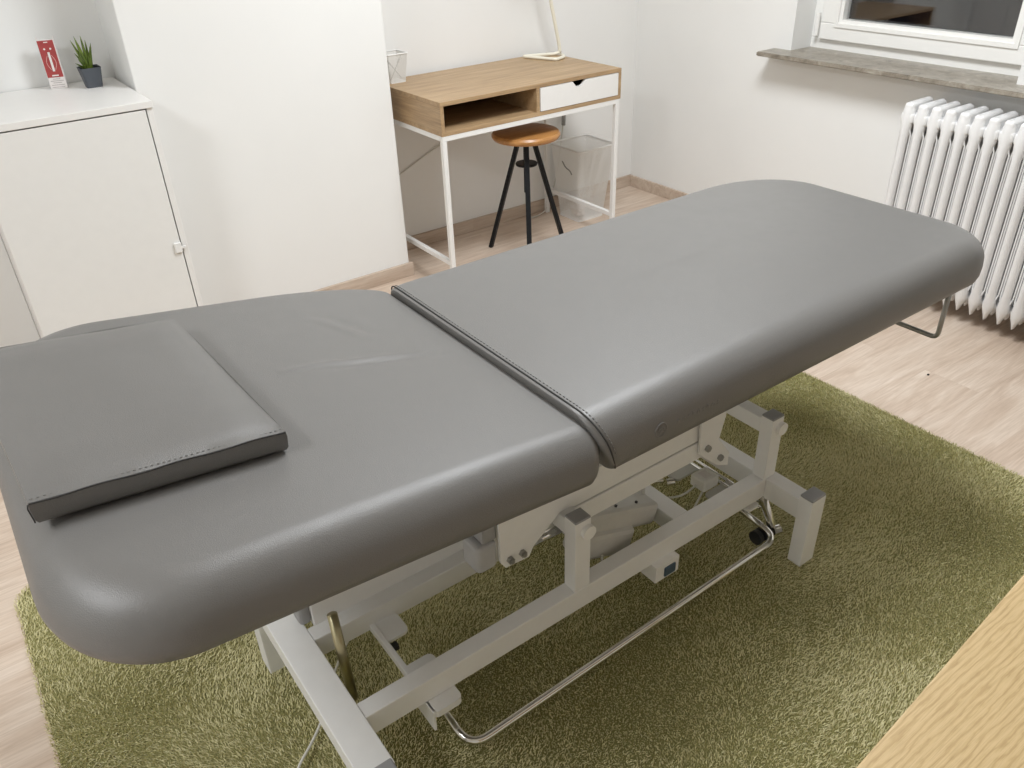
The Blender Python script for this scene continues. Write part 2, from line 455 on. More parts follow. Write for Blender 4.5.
obj('printed_figure', tilt(bm, CXp, CYp, A_), M['card'], pan)
bm = bmesh.new()
for s in (-1, 1):
    pts = [(s*(.006+.008*math.sin(t*PI)), -pd-.0018, .105-.045*t) for t in [i/8 for i in range(9)]]
    tube(bm, pts, .0009, 6)
obj('printed_outline', tilt(bm, CXp, CYp, A_), M['print'], pan)
bm = bmesh.new()
for i, (z, w0) in enumerate(((.030, .5), (.024, .9), (.018, .6), (.011, .9), (.004, .85))):
    box(bm, -pw*w0*.85, pw*w0*.85, -pd-.0006, -pd+.0005, z, z+.0014)
obj('printed_lines', tilt(bm, CXp, CYp, A_), M['ink'], carton)

# succulent
pl = thing('succulent', 'small spiky green succulent in a dark grey pot on the cabinet', 'plant', (.521, 3.15, CH))
px, py = .526, 3.158
def sqring(bm, hw_, z, r):
    return [bm.verts.new((px+x, py+y_, z)) for x, y_ in rrect(-hw_, hw_, -hw_, hw_, r, 4)]
bm = bmesh.new()
rr = [sqring(bm, .0245, CH, .008), sqring(bm, .0325, CH+.058, .009), sqring(bm, .0335, CH+.063, .009), sqring(bm, .0315, CH+.063, .008), sqring(bm, .030, CH+.050, .008)]
for a, b in zip(rr, rr[1:]):
    for k in range(len(a)): bm.faces.new((a[k], a[(k+1) % len(a)], b[(k+1) % len(a)], b[k]))
bm.faces.new(rr[0][::-1]); bm.faces.new(rr[-1])
obj('pot', bm, M['pot'], pl, 40)
bm = bmesh.new(); prism(bm, [(px+a, py+b) for a, b in rrect(-.0305, .0305, -.0305, .0305, .008)], 'z', CH+.049, CH+.053)
obj('soil', bm, M['soil'], pl)
def leaf(bm, ang, lean, L, w):
    pts, rad_ = [], []
    n_ = 7
    for i in range(n_):
        t = i/(n_-1)
        out = .006+lean*L*(t*.75+.25*t*t); z = CH+.051+L*t*math.cos(lean*.8)
        pts.append((px+math.cos(ang)*out, py+math.sin(ang)*out, z)); rad_.append(w*(1-t)**.7*(1-.15*(1-t))+.0004)
    tube(bm, pts, rad_, 6)
rnd = random.Random(3)
spec = [(2.9, .26, .100, .006), (3.3, .12, .110, .0068), (1.3, .03, .108, .007), (4.7, .06, .09, .007), (4.1, .2, .075, .006), (.0, .06, .095, .006), (.2, .26, .085, .006), (5.3, .4, .06, .006), (2.3, .55, .06, .006), (3.9, .7, .05, .006), (4.4, .55, .055, .006), (.9, .5, .06, .006), (5.9, .2, .075, .006), (1.8, .3, .085, .006), (3.5, .9, .04, .005)]
spec += [(.6, .12, .07, .006), (2.0, .4, .045, .006), (5.0, .3, .05, .006), (2.6, .18, .07, .006)]
for a, l_, L_, w_ in spec:
    w_ *= 1.25
    bm = bmesh.new(); leaf(bm, a, l_, L_, w_); obj('leaf', bm, M['leaf'], pl, True)

# ---------------------------------------------------------------- desk
desk = thing('desk', 'oak desk with open shelf, white drawer and white metal frame', 'desk', (2.1, 3.0, 0))
DX0, DX1, DY0, DY1, DZ1, DZ0 = 1.624, 2.555, 2.735, 3.262, .790, .661
t_ = .016
bm = bmesh.new(); box(bm, DX0, DX1, DY0, DY1, DZ1-t_, DZ1, .001)
obj('desktop', bm, M['desk'], desk)
bm = bmesh.new()
box(bm, DX0, DX1, DY0, DY1, DZ0, DZ0+t_, .001)
box(bm, 2.088, 2.088+t_, DY0+.001, DY1, DZ0+t_, DZ1-t_)
box(bm, DX0+t_, DX1-t_, DY1-.012, DY1, DZ0+t_, DZ1-t_)
obj('shelf_box', bm, M['desk_in'], desk)
for xx in (DX0, DX1-t_): obj('side_panel', B(xx, xx+t_, DY0, DY1, DZ0+t_, DZ1-t_, .001), M['desk_side'], desk)
# drawer front with finger notch
bm = bmesh.new()
z0, z1, x0, x1 = DZ0+t_+.002, DZ1-t_-.002, 2.107, DX1-t_-.003
poly = [(x0, z0), (x1, z0), (x1, z1), (2.352, z1), (2.335, z1-.019), (2.325, z1-.023), (2.305, z1-.023), (2.295, z1-.019), (2.278, z1), (x0, z1)]
prism(bm, poly, 'y', DY0-.002, DY0+.014)
dr = obj('drawer', bm, M['white'], desk)
bm = bmesh.new(); box(bm, x0+.01, x1-.01, DY0+.014, DY1-.05, z0+.003, z0+.01); 
for xx in (x0+.01, x1-.022): box(bm, xx, xx+.012, DY0+.014, DY1-.05, z0+.01, z1-.02)
obj('drawer_box', bm, M['dark'], dr)
# frame
s = .0200
fx0, fx1, fy0, fy1 = DX0+.001, DX1-.006, DY0+.001, DY1-.003
bm = bmesh.new()
box(bm, fx0, fx1, fy0, fy0+s, DZ0-s, DZ0, .001); box(bm, fx0, fx1, fy1-s, fy1, DZ0-s, DZ0, .001)
box(bm, fx0, fx0+s, fy0+s, fy1-s, DZ0-s, DZ0, .001); box(bm, fx1-s, fx1, fy0+s, fy1-s, DZ0-s, DZ0, .001)
obj('top_rail', bm, M['white_metal'], desk)
for xx in (fx0, fx1-s):
    for yy in (fy0, fy1-s):
        obj('leg', B(xx, xx+s, yy, yy+s, 0, DZ0-s, .0015), M['white_metal'], desk)
    obj('side_rail', B(xx, xx+s, fy0+s, fy1-s, .117, .117+s, .0015), M['white_metal'], desk)

# pencil cup
cup = thing('pencil_cup', 'small white wire mesh pencil cup at left end of desk', 'cup', (1.70, 3.19, DZ1))
bm = bmesh.new(); cx, cy = 1.692, 3.205
poly0 = rrect(-.036, .036, -.036, .036, .006); poly1 = rrect(-.048, .048, -.048, .048, .006)
a = [bm.verts.new((cx+x, cy+y_, DZ1+.003)) for x, y_ in poly0]; b = [bm.verts.new((cx+x, cy+y_, DZ1+.114)) for x, y_ in poly1]
for k in range(len(a)): bm.faces.new((a[k], a[(k+1) % len(a)], b[(k+1) % len(a)], b[k]))
o = obj('mesh_wall', bm, M['meshcup'], cup, 40)
bm = bmesh.new(); tube(bm, [(cx+x, cy+y_, DZ1+.114) for x, y_ in poly1], .003, 8, closed=True); obj('rim', bm, M['white_metal'], cup, True)
bm = bmesh.new(); prism(bm, [(cx+x, cy+y_) for x, y_ in poly0], 'z', DZ1, DZ1+.004); obj('bottom', bm, M['white_metal'], cup)
for p0, p1, lab in (((cx-.028, cy-.02, DZ1+.012), (cx+.034, cy-.012, DZ1+.102), 'grey pen leaning right inside the white mesh pencil cup'), ((cx+.024, cy-.024, DZ1+.012), (cx-.030, cy-.01, DZ1+.088), 'grey pen leaning left inside the white mesh pencil cup')):
    t = thing('pen', lab, 'pen', p0, 'pens in the mesh cup')
    p0, p1 = Vector(p0), Vector(p1)
    bm = bmesh.new(); tube(bm, [p0, p0.lerp(p1, .08), p0.lerp(p1, .7)], [.0005, .0022, .0022], 8); obj('barrel', bm, M['steel'], t, True)
    bm = bmesh.new(); tube(bm, [p0.lerp(p1, .7), p1], .0034, 8); obj('grip', bm, M['steel'], t, True)

# desk lamp : one bent cream tube
lamp = thing('desk_lamp', 'cream bent tube desk lamp with triangular foot on the desk', 'lamp', (2.5, 3.14, DZ1))
r_ = .0075
zb = DZ1+r_
bm = bmesh.new()
tube(bm, smooth_path([(2.560, 3.166, zb+.006), (2.535, 3.172, zb), (2.388, 3.234, zb), (2.452, 3.060, zb), (2.520, 3.085, zb), (2.545, 3.140, zb)], .02, 6), r_, 12)
obj('foot', bm, M['cream'], lamp, True)
bm = bmesh.new()
tube(bm, smooth_path([(2.558, 3.166, zb+.002), (2.556, 3.166, zb+.03), (2.485, 3.150, 1.06), (2.37, 3.12, 1.50), (2.32, 3.05, 1.55), (2.27, 2.92, 1.52)], .03, 6), r_*1.1, 12)
obj('arm', bm, M['cream'], lamp, True)
bm = bmesh.new(); lathe(bm, [(.012, 0), (.03, -.01), (.065, -.08), (.063, -.08), (.028, -.012), (.011, -.002)], (2.26, 2.90, 1.53), 28, False)
obj('lamp_shade', bm, M['cream'], lamp, True)

# ---------------------------------------------------------------- stool
st = thing('stool', 'round wooden stool on black legs tucked under the desk', 'stool', (2.12, 2.87, 0))
sx, sy, sz = 2.122, 2.862, .574
bm = bmesh.new(); lathe(bm, [(.0, sz-.034), (.130, sz-.034), (.143, sz-.030), (.150, sz-.020), (.150, sz-.012), (.143, sz-.003), (.132, sz), (.0001, sz)], (sx, sy, 0), 56)
obj('seat', bm, M['seat'], st, 30)
bm = bmesh.new(); tube(bm, [(sx, sy, .30), (sx, sy, sz-.034)], .013, 16); lathe(bm, [(.05, 0), (.05, .006)], (sx, sy, sz-.042), 24)
obj('screw_post', bm, M['black'], st, 40)
bm = bmesh.new(); lathe(bm, [(.047, 0), (.049, .003), (.049, .008), (.047, .010)], (sx, sy, sz-.150), 32)
obj('collar_disc', bm, M['black'], st, 40)
for a in (-2.18, -2.18+2*PI/3, -2.18-2*PI/3):
    bm = bmesh.new(); d = Vector((math.cos(a), math.sin(a), 0))
    beam(bm, Vector((sx, sy, sz-.036))+d*.035, Vector((sx, sy, 0))+d*.205, .022, .018, .003)
    obj('leg', bm, M['black'], st)

# ---------------------------------------------------------------- wire bin
wb = thing('waste_bin', 'white wire mesh waste bin standing under the desk', 'bin', (2.62, 3.1, 0))
P0 = [(2.585, 3.020), (2.735, 3.010), (2.745, 3.160), (2.590, 3.168)]
P1 = [(2.478, 2.930), (2.725, 2.925), (2.745, 3.165), (2.492, 3.178)]
def rquad(P, r, z, n=4):
    out = []
    for i in range(4):
        a, b, c = Vector(P[i-1]), Vector(P[i]), Vector(P[(i+1) % 4])
        s_, e_ = b+(a-b).normalized()*r, b+(c-b).normalized()*r
        for k in range(n+1):
            t = k/n; q = s_.lerp(b, t).lerp(b.lerp(e_, t), t); out.append((q.x, q.y, z))
    return out
bm = bmesh.new()
BX, BY = 2.648, 3.100
P0 = [(BX-.085, BY-.08), (BX+.085, BY-.08), (BX+.085, BY+.08), (BX-.085, BY+.08)]
P1 = [(BX-.118, BY-.118), (BX+.124, BY-.118), (BX+.124, BY+.118), (BX-.118, BY+.118)]
A0 = rquad(P0, .02, .012); A1 = rquad(P1, .025, .37)
a = [bm.verts.new(p) for p in A0]; b = [bm.verts.new(p) for p in A1]
for k in range(len(a)): bm.faces.new((a[k], a[(k+1) % len(a)], b[(k+1) % len(a)], b[k]))
obj('mesh_wall', bm, M['mesh'], wb, 40)
bm = bmesh.new(); tube(bm, A1, .0055, 8, closed=True); obj('rim', bm, M['white_metal'], wb, True)
bm = bmesh.new(); prism(bm, [(p[0], p[1]) for p in A0], 'z', 0, .013); obj('bottom', bm, M['white_metal'], wb)
bm = bmesh.new(); tube(bm, smooth_path([(BX-.112, BY+.02, .30), (BX-.116, BY-.01, .275), (BX-.112, BY-.04, .265), (BX-.108, BY-.05, .245)], .02), .003, 8)
obj('handle', bm, M['steel'], wb, True)
tr = thing('crumpled_paper', 'small crumpled paper lying at the bottom of the wire bin', 'paper', (2.61, 3.08, .013))
bm = bmesh.new(); bmesh.ops.create_icosphere(bm, subdivisions=3, radius=.035)
for v in bm.verts:
    k = 1+.25*math.sin(v.co.x*160+1)*math.sin(v.co.y*140)+.15*math.sin(v.co.z*210); v.co = v.co*k; v.co.z = max(v.co.z, -.03)
    v.co += Vector((2.61, 3.08, .045))
obj('paper_ball', bm, M['card'], tr)

# power cord hanging from desk
cd = thing('power_cord', 'pale power cord with inline switch hanging behind the desk', 'cord', (2.66, 3.26, .4))
bm = bmesh.new()
def bez(pts, n=8):
    P = [Vector(p) for p in pts]; out = []
    for i in range(len(P)-1):
        a, b, c, d = P[max(i-1, 0)], P[i], P[i+1], P[min(i+2, len(P)-1)]
        for k in range(n):
            t = k/n
            out.append(.5*((2*b)+(c-a)*t+(2*a-5*b+4*c-d)*t*t+(3*b-a-3*c+d)*t**3))
    out.append(P[-1]); return out
tube(bm, bez([(2.640, 3.276, .80), (2.655, 3.274, .64), (2.668, 3.272, .52), (2.660, 3.27, .42), (2.640, 3.262, .33), (2.60, 3.255, .16), (2.52, 3.24, .02), (2.40, 3.22, .006)]), .003, 8)
obj('cord', bm, M['cable'], cd, True)
bm = bmesh.new(); beam(bm, (2.668, 3.270, .498), (2.664, 3.268, .425), .020, .014, .004); obj('switch', bm, M['switch'], cd)
cd = tag(obj('wall_cable', tube(bmesh.new(), bez([(1.60, 3.284, .325), (1.72, 3.284, .372), (1.92, 3.284, .455), (2.05, 3.284, .50), (2.2, 3.284, .60)]), .0026, 8), M['cable'], None, True), 'pale cable running along the wall below the desk', 'cable')

# ---------------------------------------------------------------- rug
RX0, RX1, RY0, RY1 = -.205, 2.215, .28, 1.965
rug = obj('rug', prism(bmesh.new(), rrect(RX0+.006, RX1-.006, RY0+.006, RY1-.006, .07, 8), 'z', 0.0, .006), M['rugbase'])
tag(rug, 'olive green long pile rug under the treatment table', 'rug')
rng = np.random.default_rng(7)
sp = .0040
gx, gy = np.meshgrid(np.arange(RX0, RX1, sp), np.arange(RY0, RY1, sp))
X = (gx+rng.uniform(-.5, .5, gx.shape)*sp).ravel(); Y = (gy+rng.uniform(-.5, .5, gy.shape)*sp).ravel()
# rounded corners
rc = .07
dx = np.maximum(np.maximum(RX0+rc-X, X-(RX1-rc)), 0); dy = np.maximum(np.maximum(RY0+rc-Y, Y-(RY1-rc)), 0)
ok = (dx*dx+dy*dy) < rc*rc; X, Y = X[ok], Y[ok]; n_ = len(X)
fx = .5*np.sin(X*5.3+1.2*np.sin(Y*4.1))+.5*np.sin(Y*7.7+X*2.9+2)+.35*np.sin(X*13+Y*9)
fy = .5*np.sin(Y*4.9+1.5*np.sin(X*3.7)+1)+.5*np.sin(X*6.1-Y*5.2)+.35*np.sin(X*11-Y*15+1)
clx = np.sin(X*140+3*np.sin(Y*90))*np.sin(Y*120+2*np.sin(X*77)); cly = np.sin(Y*155+3*np.sin(X*83)+2)*np.sin(X*131+Y*60)
hgt = rng.uniform(.008, .012, n_)
lx = fx*.005+clx*.0025+rng.normal(0, .0026, n_)+.001; ly = fy*.005+cly*.0025+rng.normal(0, .0026, n_)-.001
ang = rng.uniform(0, PI, n_); wx, wy = np.cos(ang)*.0011, np.sin(ang)*.0011
co = np.zeros((n_, 5, 3), np.float32)
z0 = .004
co[:, 0] = np.stack([X-wx, Y-wy, np.full(n_, z0)], 1); co[:, 1] = np.stack([X+wx, Y+wy, np.full(n_, z0)], 1)
co[:, 2] = np.stack([X+lx*.4-wx, Y+ly*.4-wy, z0+hgt*.6], 1); co[:, 3] = np.stack([X+lx*.4+wx, Y+ly*.4+wy, z0+hgt*.6], 1)
co[:, 4] = np.stack([X+lx*1.3, Y+ly*1.3, z0+hgt*(1-.3*np.minimum(1, (lx**2+ly**2)/.0002))], 1)
me = bpy.data.meshes.new('pile')
me.vertices.add(n_*5); me.vertices.foreach_set('co', co.ravel())
idx = np.arange(n_)[:, None]*5
loops = np.concatenate([idx+np.array([[0, 1, 3, 2]]), idx+np.array([[2, 3, 4]])], 1).ravel()
starts = (np.arange(n_)[:, None]*7+np.array([[0, 4]])).ravel(); tot = np.tile([4, 3], n_)
me.loops.add(len(loops)); me.loops.foreach_set('vertex_index', loops.astype(np.int32))
me.polygons.add(n_*2); me.polygons.foreach_set('loop_start', starts.astype(np.int32)); me.polygons.foreach_set('loop_total', tot.astype(np.int32))
me.update(calc_edges=True); me.materials.append(M['pile'])
pile = bpy.data.objects.new('pile', me); COL.objects.link(pile); pile.parent = rug; pile['kind'] = 'stuff'

# lint on floor
FX, FY = 1.95, .86
bm = bmesh.new(); bmesh.ops.create_icosphere(bm, subdivisions=2, radius=.0045)
for v in bm.verts: v.co = Vector((v.co.x*1.2, v.co.y*.9, v.co.z*.5+.0022))
LINT = (2.534, 1.114)
for v in bm.verts: v.co += Vector((LINT[0], LINT[1], 0))
tag(obj('lint_speck', bm, M['lint']), 'tiny black speck lying on the bare floor', 'speck')

# ---------------------------------------------------------------- treatment table
tt = thing('treatment_table', 'grey padded two section treatment table on a pale metal frame', 'treatment table', (.9, 1.1, 0))

def cushion(bm, x0, x1, y0, y1, corners, T, R, Rs, crown=.0, prof_low=.035, creases=None, rings=26, per=.012):
    """corners: (rx,ry) for (x1y1),(x0y1),(x0y0),(x1y0); R: top round-over; Rs: per side factor (x0,x1,y0,y1). local top at z=0."""
    levels = [(.05, -T), (.012, -T), (.004, -T+.006), (0, -T+.018), (-.001, -T+prof_low*.8), (0, -T+prof_low)]
    Hh = T-prof_low
    for k in range(1, 13):
        a = PI/2*k/12; levels.append((R*(1-math.cos(a)), -Hh+Hh*math.sin(a)))
    maxin = (y1-y0)/2-.002
    for k in range(1, rings+1):
        levels.append((R+(maxin-R)*k/rings, 0))
    nx = [24]*4
    def ring(d, z):
        f = [1, 1, 1, 1]
        if d <= R: ds = [d*q for q in Rs]
        else: ds = [R*q+(d-R) for q in Rs]
        X0, X1, Y0, Y1 = x0+ds[0], x1-ds[1], y0+ds[2], y1-ds[3]
        if X1-X0 < .004: X0 = X1 = (X0+X1)/2
        if Y1-Y0 < .004: ym = (Y0+Y1)/2; Y0, Y1 = ym-.001, ym+.001
        pts = []
        C_ = []
        for i, (rx, ry) in enumerate(corners):
            k = max(.12, 1-d/.35)
            C_.append((min(rx*k, (X1-X0)*.45), min(ry*k, (Y1-Y0)*.45)))
        cs = [(X1, Y1, -1, -1, 0, 0), (X0, Y1, 1, -1, PI/2, 1), (X0, Y0, 1, 1, PI, 2), (X1, Y0, -1, 1, 1.5*PI, 3)]
        segs = []
        for cx_, cy_, sx_, sy_, a0, i in cs:
            rx, ry = C_[i]; ox, oy = cx_+sx_*rx, cy_+sy_*ry
            segs.append([(ox+rx*math.cos(a0+PI/2*k/16), oy+ry*math.sin(a0+PI/2*k/16)) for k in range(17)])
        for i in range(4):
            pts += segs[i]
            a, b = segs[i][-1], segs[(i+1) % 4][0]
            n_ = 60 if i in (0, 2) else 44
            for k in range(1, n_): pts.append((a[0]+(b[0]-a[0])*k/n_, a[1]+(b[1]-a[1])*k/n_))
        out = []
        for x, y_ in pts:
            zz = z
            if z > -.001 or d > R*.6:
                u = (x-x0)/(x1-x0); v = (y_-y0)/(y1-y0)
                zz += crown*16*u*(1-u)*v*(1-v)*(1 if d > R else (d-R*.6)/(R*.4))
                if creases:
                    for (ax, ay, bx, by, w_, h_) in creases:
                        ab = Vector((bx-ax, by-ay)); ap = Vector((x-ax, y_-ay)); t = max(0, min(1, ap.dot(ab)/ab.length_squared))
                        dd = (ap-ab*t).length; zz += h_*math.sin(PI*min(max(t, .0), 1))**.7*math.exp(-(dd/w_)**2) if 0 < t < 1 else 0
            out.append(bm.verts.new((x, y_, zz)))
        return out
    rs = [ring(d, z) for d, z in levels]
    n_ = len(rs[0])
    for a, b in zip(rs, rs[1:]):
        for k in range(n_): bm.faces.new((a[k], a[(k+1) % n_], b[(k+1) % n_], b[k]))
    bm.faces.new(rs[0][::-1]); bm.faces.new(rs[-1])
    return bm

# foot section -------------------------------------------------
FZ, FT = .752, .109
FX0, FX1, FYa, FYb = .708, 2.008, .788, 1.511
def FSH(x, z): return .044*max(0, -z/FT)*math.exp(-max(0, x-FX0)/.10)
bm = bmesh.new()
cushion(bm, FX0, FX1, FYa, FYb, [(.28, .20), (.05, .02), (.015, .015), (.12, .115)], FT, .060, (.16, .9, 1, .75), crown=.006, prof_low=.050)
for v in bm.verts: v.co.x += FSH(v.co.x, v.co.z)
bmesh.ops.translate(bm, verts=bm.verts, vec=(0, 0, FZ))
foot = obj('leg_cushion', bm, M['vinyl'], tt, 50)
# seam + stitching along the hinge edge
seam = []
SX = FX0+.016
def sp_at(y_, zl): return Vector((SX+FSH(SX, zl), y_, FZ+zl))
for k in range(0, 7):
    a = PI/2*k/6; seam.append(sp_at(FYb-.060*.75*(1-math.cos(a))+.0008*(1-k/6), -.059+.059*math.sin(a)+.0006*k/6))
seam += [sp_at(y_, .0012) for y_ in (1.42, 1.30, 1.15, 1.0, .90)]
for k in range(6, -1, -1):
    a = PI/2*k/6; seam.append(sp_at(FYa+.060*(1-math.cos(a))-.0008*(1-k/6), -.059+.059*math.sin(a)+.0006*k/6))
seam += [sp_at(FYa+.0006, -.085), sp_at(FYa+.0035, -.102)]
bm = bmesh.new(); tube(bm, bez(seam, 6), .0016, 8); obj('seam', bm, M['seam'], foot, True)
bm = bmesh.new()
sp_ = bez(seam, 30); acc = 0
for a, b in zip(sp_, sp_[1:]):
    acc += (b-a).length
    if acc > .0075:
        acc = 0
        q = a+Vector((.0075, 0, .0)); d = (b-a).normalized()
        tube(bm, [q-d*.0020, q+d*.0020], .0010, 6)
obj('stitching', bm, M['thread'], foot, True)
# embossed mark on the near flank
bm = bmesh.new()
ex, ez = .860, FZ-.066
yy = FYa-.0010
def side_pt(u, w_): # u along x, w_ up ; sits on the flank
    z = ez+w_; top = -FT+.050
    zl = z-FZ
    y_ = FYa
    if zl > top:
        s_ = min(1, (zl-top)/(-top)); y_ = FYa+.060*(1-math.sqrt(1-s_*s_))
    return Vector((ex+u, y_-.0003, z))
tube(bm, [side_pt(.0135*math.cos(t), .0135*math.sin(t)) for t in [2*PI*k/32 for k in range(32)]], .0016, 6, closed=True)
tube(bm, [side_pt(.0085*math.cos(t), -.004+.0085*math.sin(t)) for t in [PI*.1+PI*.8*k/12 for k in range(13)]], .0016, 6)
tube(bm, [side_pt(-.006, -.006), side_pt(0, .0), side_pt(.006, -.006)], .0014, 6)
obj('embossed_emblem', bm, M['vinyl'], foot, True)
bm = bmesh.new()
x_ = .040
rn = random.Random(5)
for i in range(9):
    w2 = .0085; k = i % 3
    if k == 0: tube(bm, [side_pt(x_, -.004), side_pt(x_, .007)], .0012, 6); tube(bm, [side_pt(x_, .002), side_pt(x_+.004, .003), side_pt(x_+.006, -.004)], .0012, 6)
    elif k == 1: tube(bm, [side_pt(x_+.003+.0035*math.cos(t), -.0005+.004*math.sin(t)) for t in [2*PI*q/12 for q in range(12)]], .0012, 6, closed=True)
    else: tube(bm, [side_pt(x_+.006, .003), side_pt(x_+.001, .002), side_pt(x_+.005, -.001), side_pt(x_, -.004)], .0012, 6)
    x_ += .0125
obj('embossed_lettering', bm, M['vinyl'], foot, True)

# head section --------------------------------------------------
SL = math.atan(.15)
HT = .098
HX0, HX1, HYa, HYb = -.800, 0.0, .731, 1.598
hd = bpy.data.objects.new('head_cushion_pivot', None)
bm = bmesh.new()
cushion(bm, HX0, HX1, HYa, HYb, [(.32, .105), (.20, .28), (.15, .18), (.03, .035)], HT, .056, (1, .30, 1, .8), crown=.005,
        creases=[(-.375, 1.196, -.256, 1.192, .010, .0020), (-.30, 1.194, -.13, 1.158, .008, .0022), (-.20, 1.168, -.05, 1.140, .008, .0017), (-.30, 1.170, -.06, 1.138, .010, -.0020), (-.222, 1.405, -.168, 1.250, .009, .0022), (-.196, 1.40, -.140, 1.26, .010, -.0018)], rings=70)
HR = Matrix.Translation((.724, 0, .736)) @ Matrix.Rotation(SL, 4, 'Y')
for v in bm.verts: v.co.y += (1-(v.co.y-HYa)/(HYb-HYa))*.053*(v.co.x-HX0)/(HX1-HX0); v.co.x += .020*max(0, 1-(v.co.y-HYa)/(HYb-HYa))*max(0, (v.co.x-HX0)/(HX1-HX0))**5
bmesh.ops.transform(bm, matrix=HR, verts=bm.verts)
headc = obj('head_cushion', bm, M['vinyl'], tt, 50)

# pillow ---------------------------------------------------------
pil = thing('pillow', 'flat square grey vinyl pillow lying on the head section', 'pillow', (.1, 1.2, .8))
def HP(x, y_, off):     # point above head surface, x in room
    return Vector((x, y_, .736+.15*(.724-x)+off))
PT = .054
top4 = [(-.044, .946), (.276, .965), (.257, 1.428), (-.060, 1.412)]
# local frame of pillow on the head plane
nseg = 28
def pq(u, v):
    a = Vector(top4[0]).lerp(Vector(top4[1]), u); b = Vector(top4[3]).lerp(Vector(top4[2]), u); return a.lerp(b, v)
def edge_shrink(u, v): pass
bm = bmesh.new()
gt, gb = {}, {}
for i in range(nseg+1):
    for j in range(nseg+1):
        u, v = i/nseg, j/nseg
        q = pq(u, v)
        du, dv = min(u, 1-u), min(v, 1-v)
        puff = .014*min(1, du/.16)**.5*min(1, dv/.16)**.5
        gt[i, j] = bm.verts.new(HP(q.x, q.y, PT-.014+puff+.001*math.sin(u*9+v*5)))
for i in range(nseg):
    for j in range(nseg): bm.faces.new((gt[i, j], gt[i+1, j], gt[i+1, j+1], gt[i, j+1]))
# sides
def rim(k):  # outline indices
    o = [(i, 0) for i in range(nseg)]+[(nseg, j) for j in range(nseg)]+[(i, nseg) for i in range(nseg, 0, -1)]+[(0, j) for j in range(nseg, 0, -1)]
    return o
R_ = rim(0); cq = pq(.5, .5); prev = [gt[k] for k in R_]
for lv, (out, off) in enumerate(((.0015, PT-.019), (.003, .026), (.001, .008), (-.003, .0015), (-.03, .0005))):
    cur = []
    for k in R_:
        q = pq(k[0]/nseg, k[1]/nseg); d = (q-cq).normalized(); q = q+d*out; cur.append(bm.verts.new(HP(q.x, q.y, off+.006)))
    for a in range(len(R_)):
        b = (a+1) % len(R_); bm.faces.new((prev[a], prev[b], cur[b], cur[a]))
    prev = cur
bm.faces.new(prev[::-1])
pc = obj('cover', bm, M['vinyl'], pil, 60)
# piping line near edge, small tube
bm = bmesh.new(); tube(bm, [HP(*(pq(k/40, 0)+Vector((0, -.0022))), PT-.0135-.0010*math.sin(k*.5)) for k in range(41)], .0012, 6); obj('piping', bm, M['seam'], pc, True)
bm = bmesh.new()
for k in range(44):
    t = (k+.5)/44
    q = pq(t, 0)+Vector((0, .005)); tube(bm, [HP(q.x-.0016, q.y, PT-.0118), HP(q.x+.0016, q.y, PT-.0118)], .0005, 5)
obj('stitching', bm, M['thread'], pc, True)
bm = bmesh.new(); tube(bm, [HP(top4[0][0]-.0015, top4[0][1]-.0018, PT-.015), HP(top4[0][0]-.003, top4[0][1]-.003, .034), HP(top4[0][0]-.0015, top4[0][1]-.002, .012)], .0010, 6)
obj('corner_seam', bm, M['seam'], pc, True)

# frame ----------------------------------------------------------
F = M['frame']
def fb(*a, **k): return B(*a, **k)
def part(name, bm, m=F, p=tt, s=None): return obj(name, bm, m, p, s)
# legs with caps
for (x0, x1, y0, y1) in ((.240, .296, .785, .832), (.228, .280, 1.310, 1.360), (1.421, 1.474, .802, .840), (1.421, 1.474, 1.330, 1.370)):
    lg = part('leg', fb(x0, x1, y0, y1, .008, .214, .002))
    part('cap', fb(x0+.0005, x1-.0005, y0+.0005, y1-.0005, .2135, .221, .003), M['frame_d'], lg)
# cross beams
part('cross_beam', fb(.238, .302, .832, 1.345, .150, .200, .002))
part('cross_beam', fb(1.430, 1.474, .840, 1.330, .137, .197, .002))
part('side_beam', fb(.302, 1.430, .944, .982, .139, .197, .002))
part('side_beam', fb(.302, 1.430, 1.168, 1.206, .145, .199, .002))
part('middle_beam', fb(1.139, 1.187, .982, 1.168, .147, .197, .002))
# posts
for x0, ztop in ((.803, .388), (1.420, .376)):
    for y0 in (.944, 1.170):
        po = part('post', fb(x0, x0+.042, y0, y0+.036, .197, ztop, .002))
        part('cap', fb(x0+.0005, x0+.0415, y0+.0005, y0+.0355, ztop-.001, ztop+.005, .002), M['frame_d'], po)
        bm = bmesh.new()
        tube(bm, [(x0+.030, y0+(.0 if y0 < 1 else .036), ztop-.029), (x0+.030, y0+(-.011 if y0 < 1 else .047), ztop-.029)], .0165, 20)
        part('pivot_cap', bm, M['knob'], po, 40)
    bm = bmesh.new(); box(bm, x0+.002, x0+.040, .980, 1.170, ztop-.050, ztop-.008, .003)
    part('torsion_bar', bm)
# lift rails (double profile) near and far
for y0, xe in ((1.000, 1.25), (1.115, .985)):
    bm = bmesh.new(); box(bm, .846, xe, y0, y0+.034, .322, .372, .003); box(bm, .80, xe, y0+.003, y0+.036, .374, .448, .003)
    part('lift_rail', bm)
# end plate with bolts at the right
bm = bmesh.new(); prism(bm, [(1.215, .50), (1.220, .345), (1.232, .332), (1.290, .280), (1.330, .262), (1.330, .300), (1.285, .360), (1.300, .42), (1.300, .50)], 'y', .992, .998)
pt = part('pivot_plate', bm)
for bx, bz in ((1.245, .352), (1.295, .302)):
    part('bolt', tube(bmesh.new(), [(bx, .984, bz), (bx, .993, bz)], .0085, 6), M['steel'], pt)
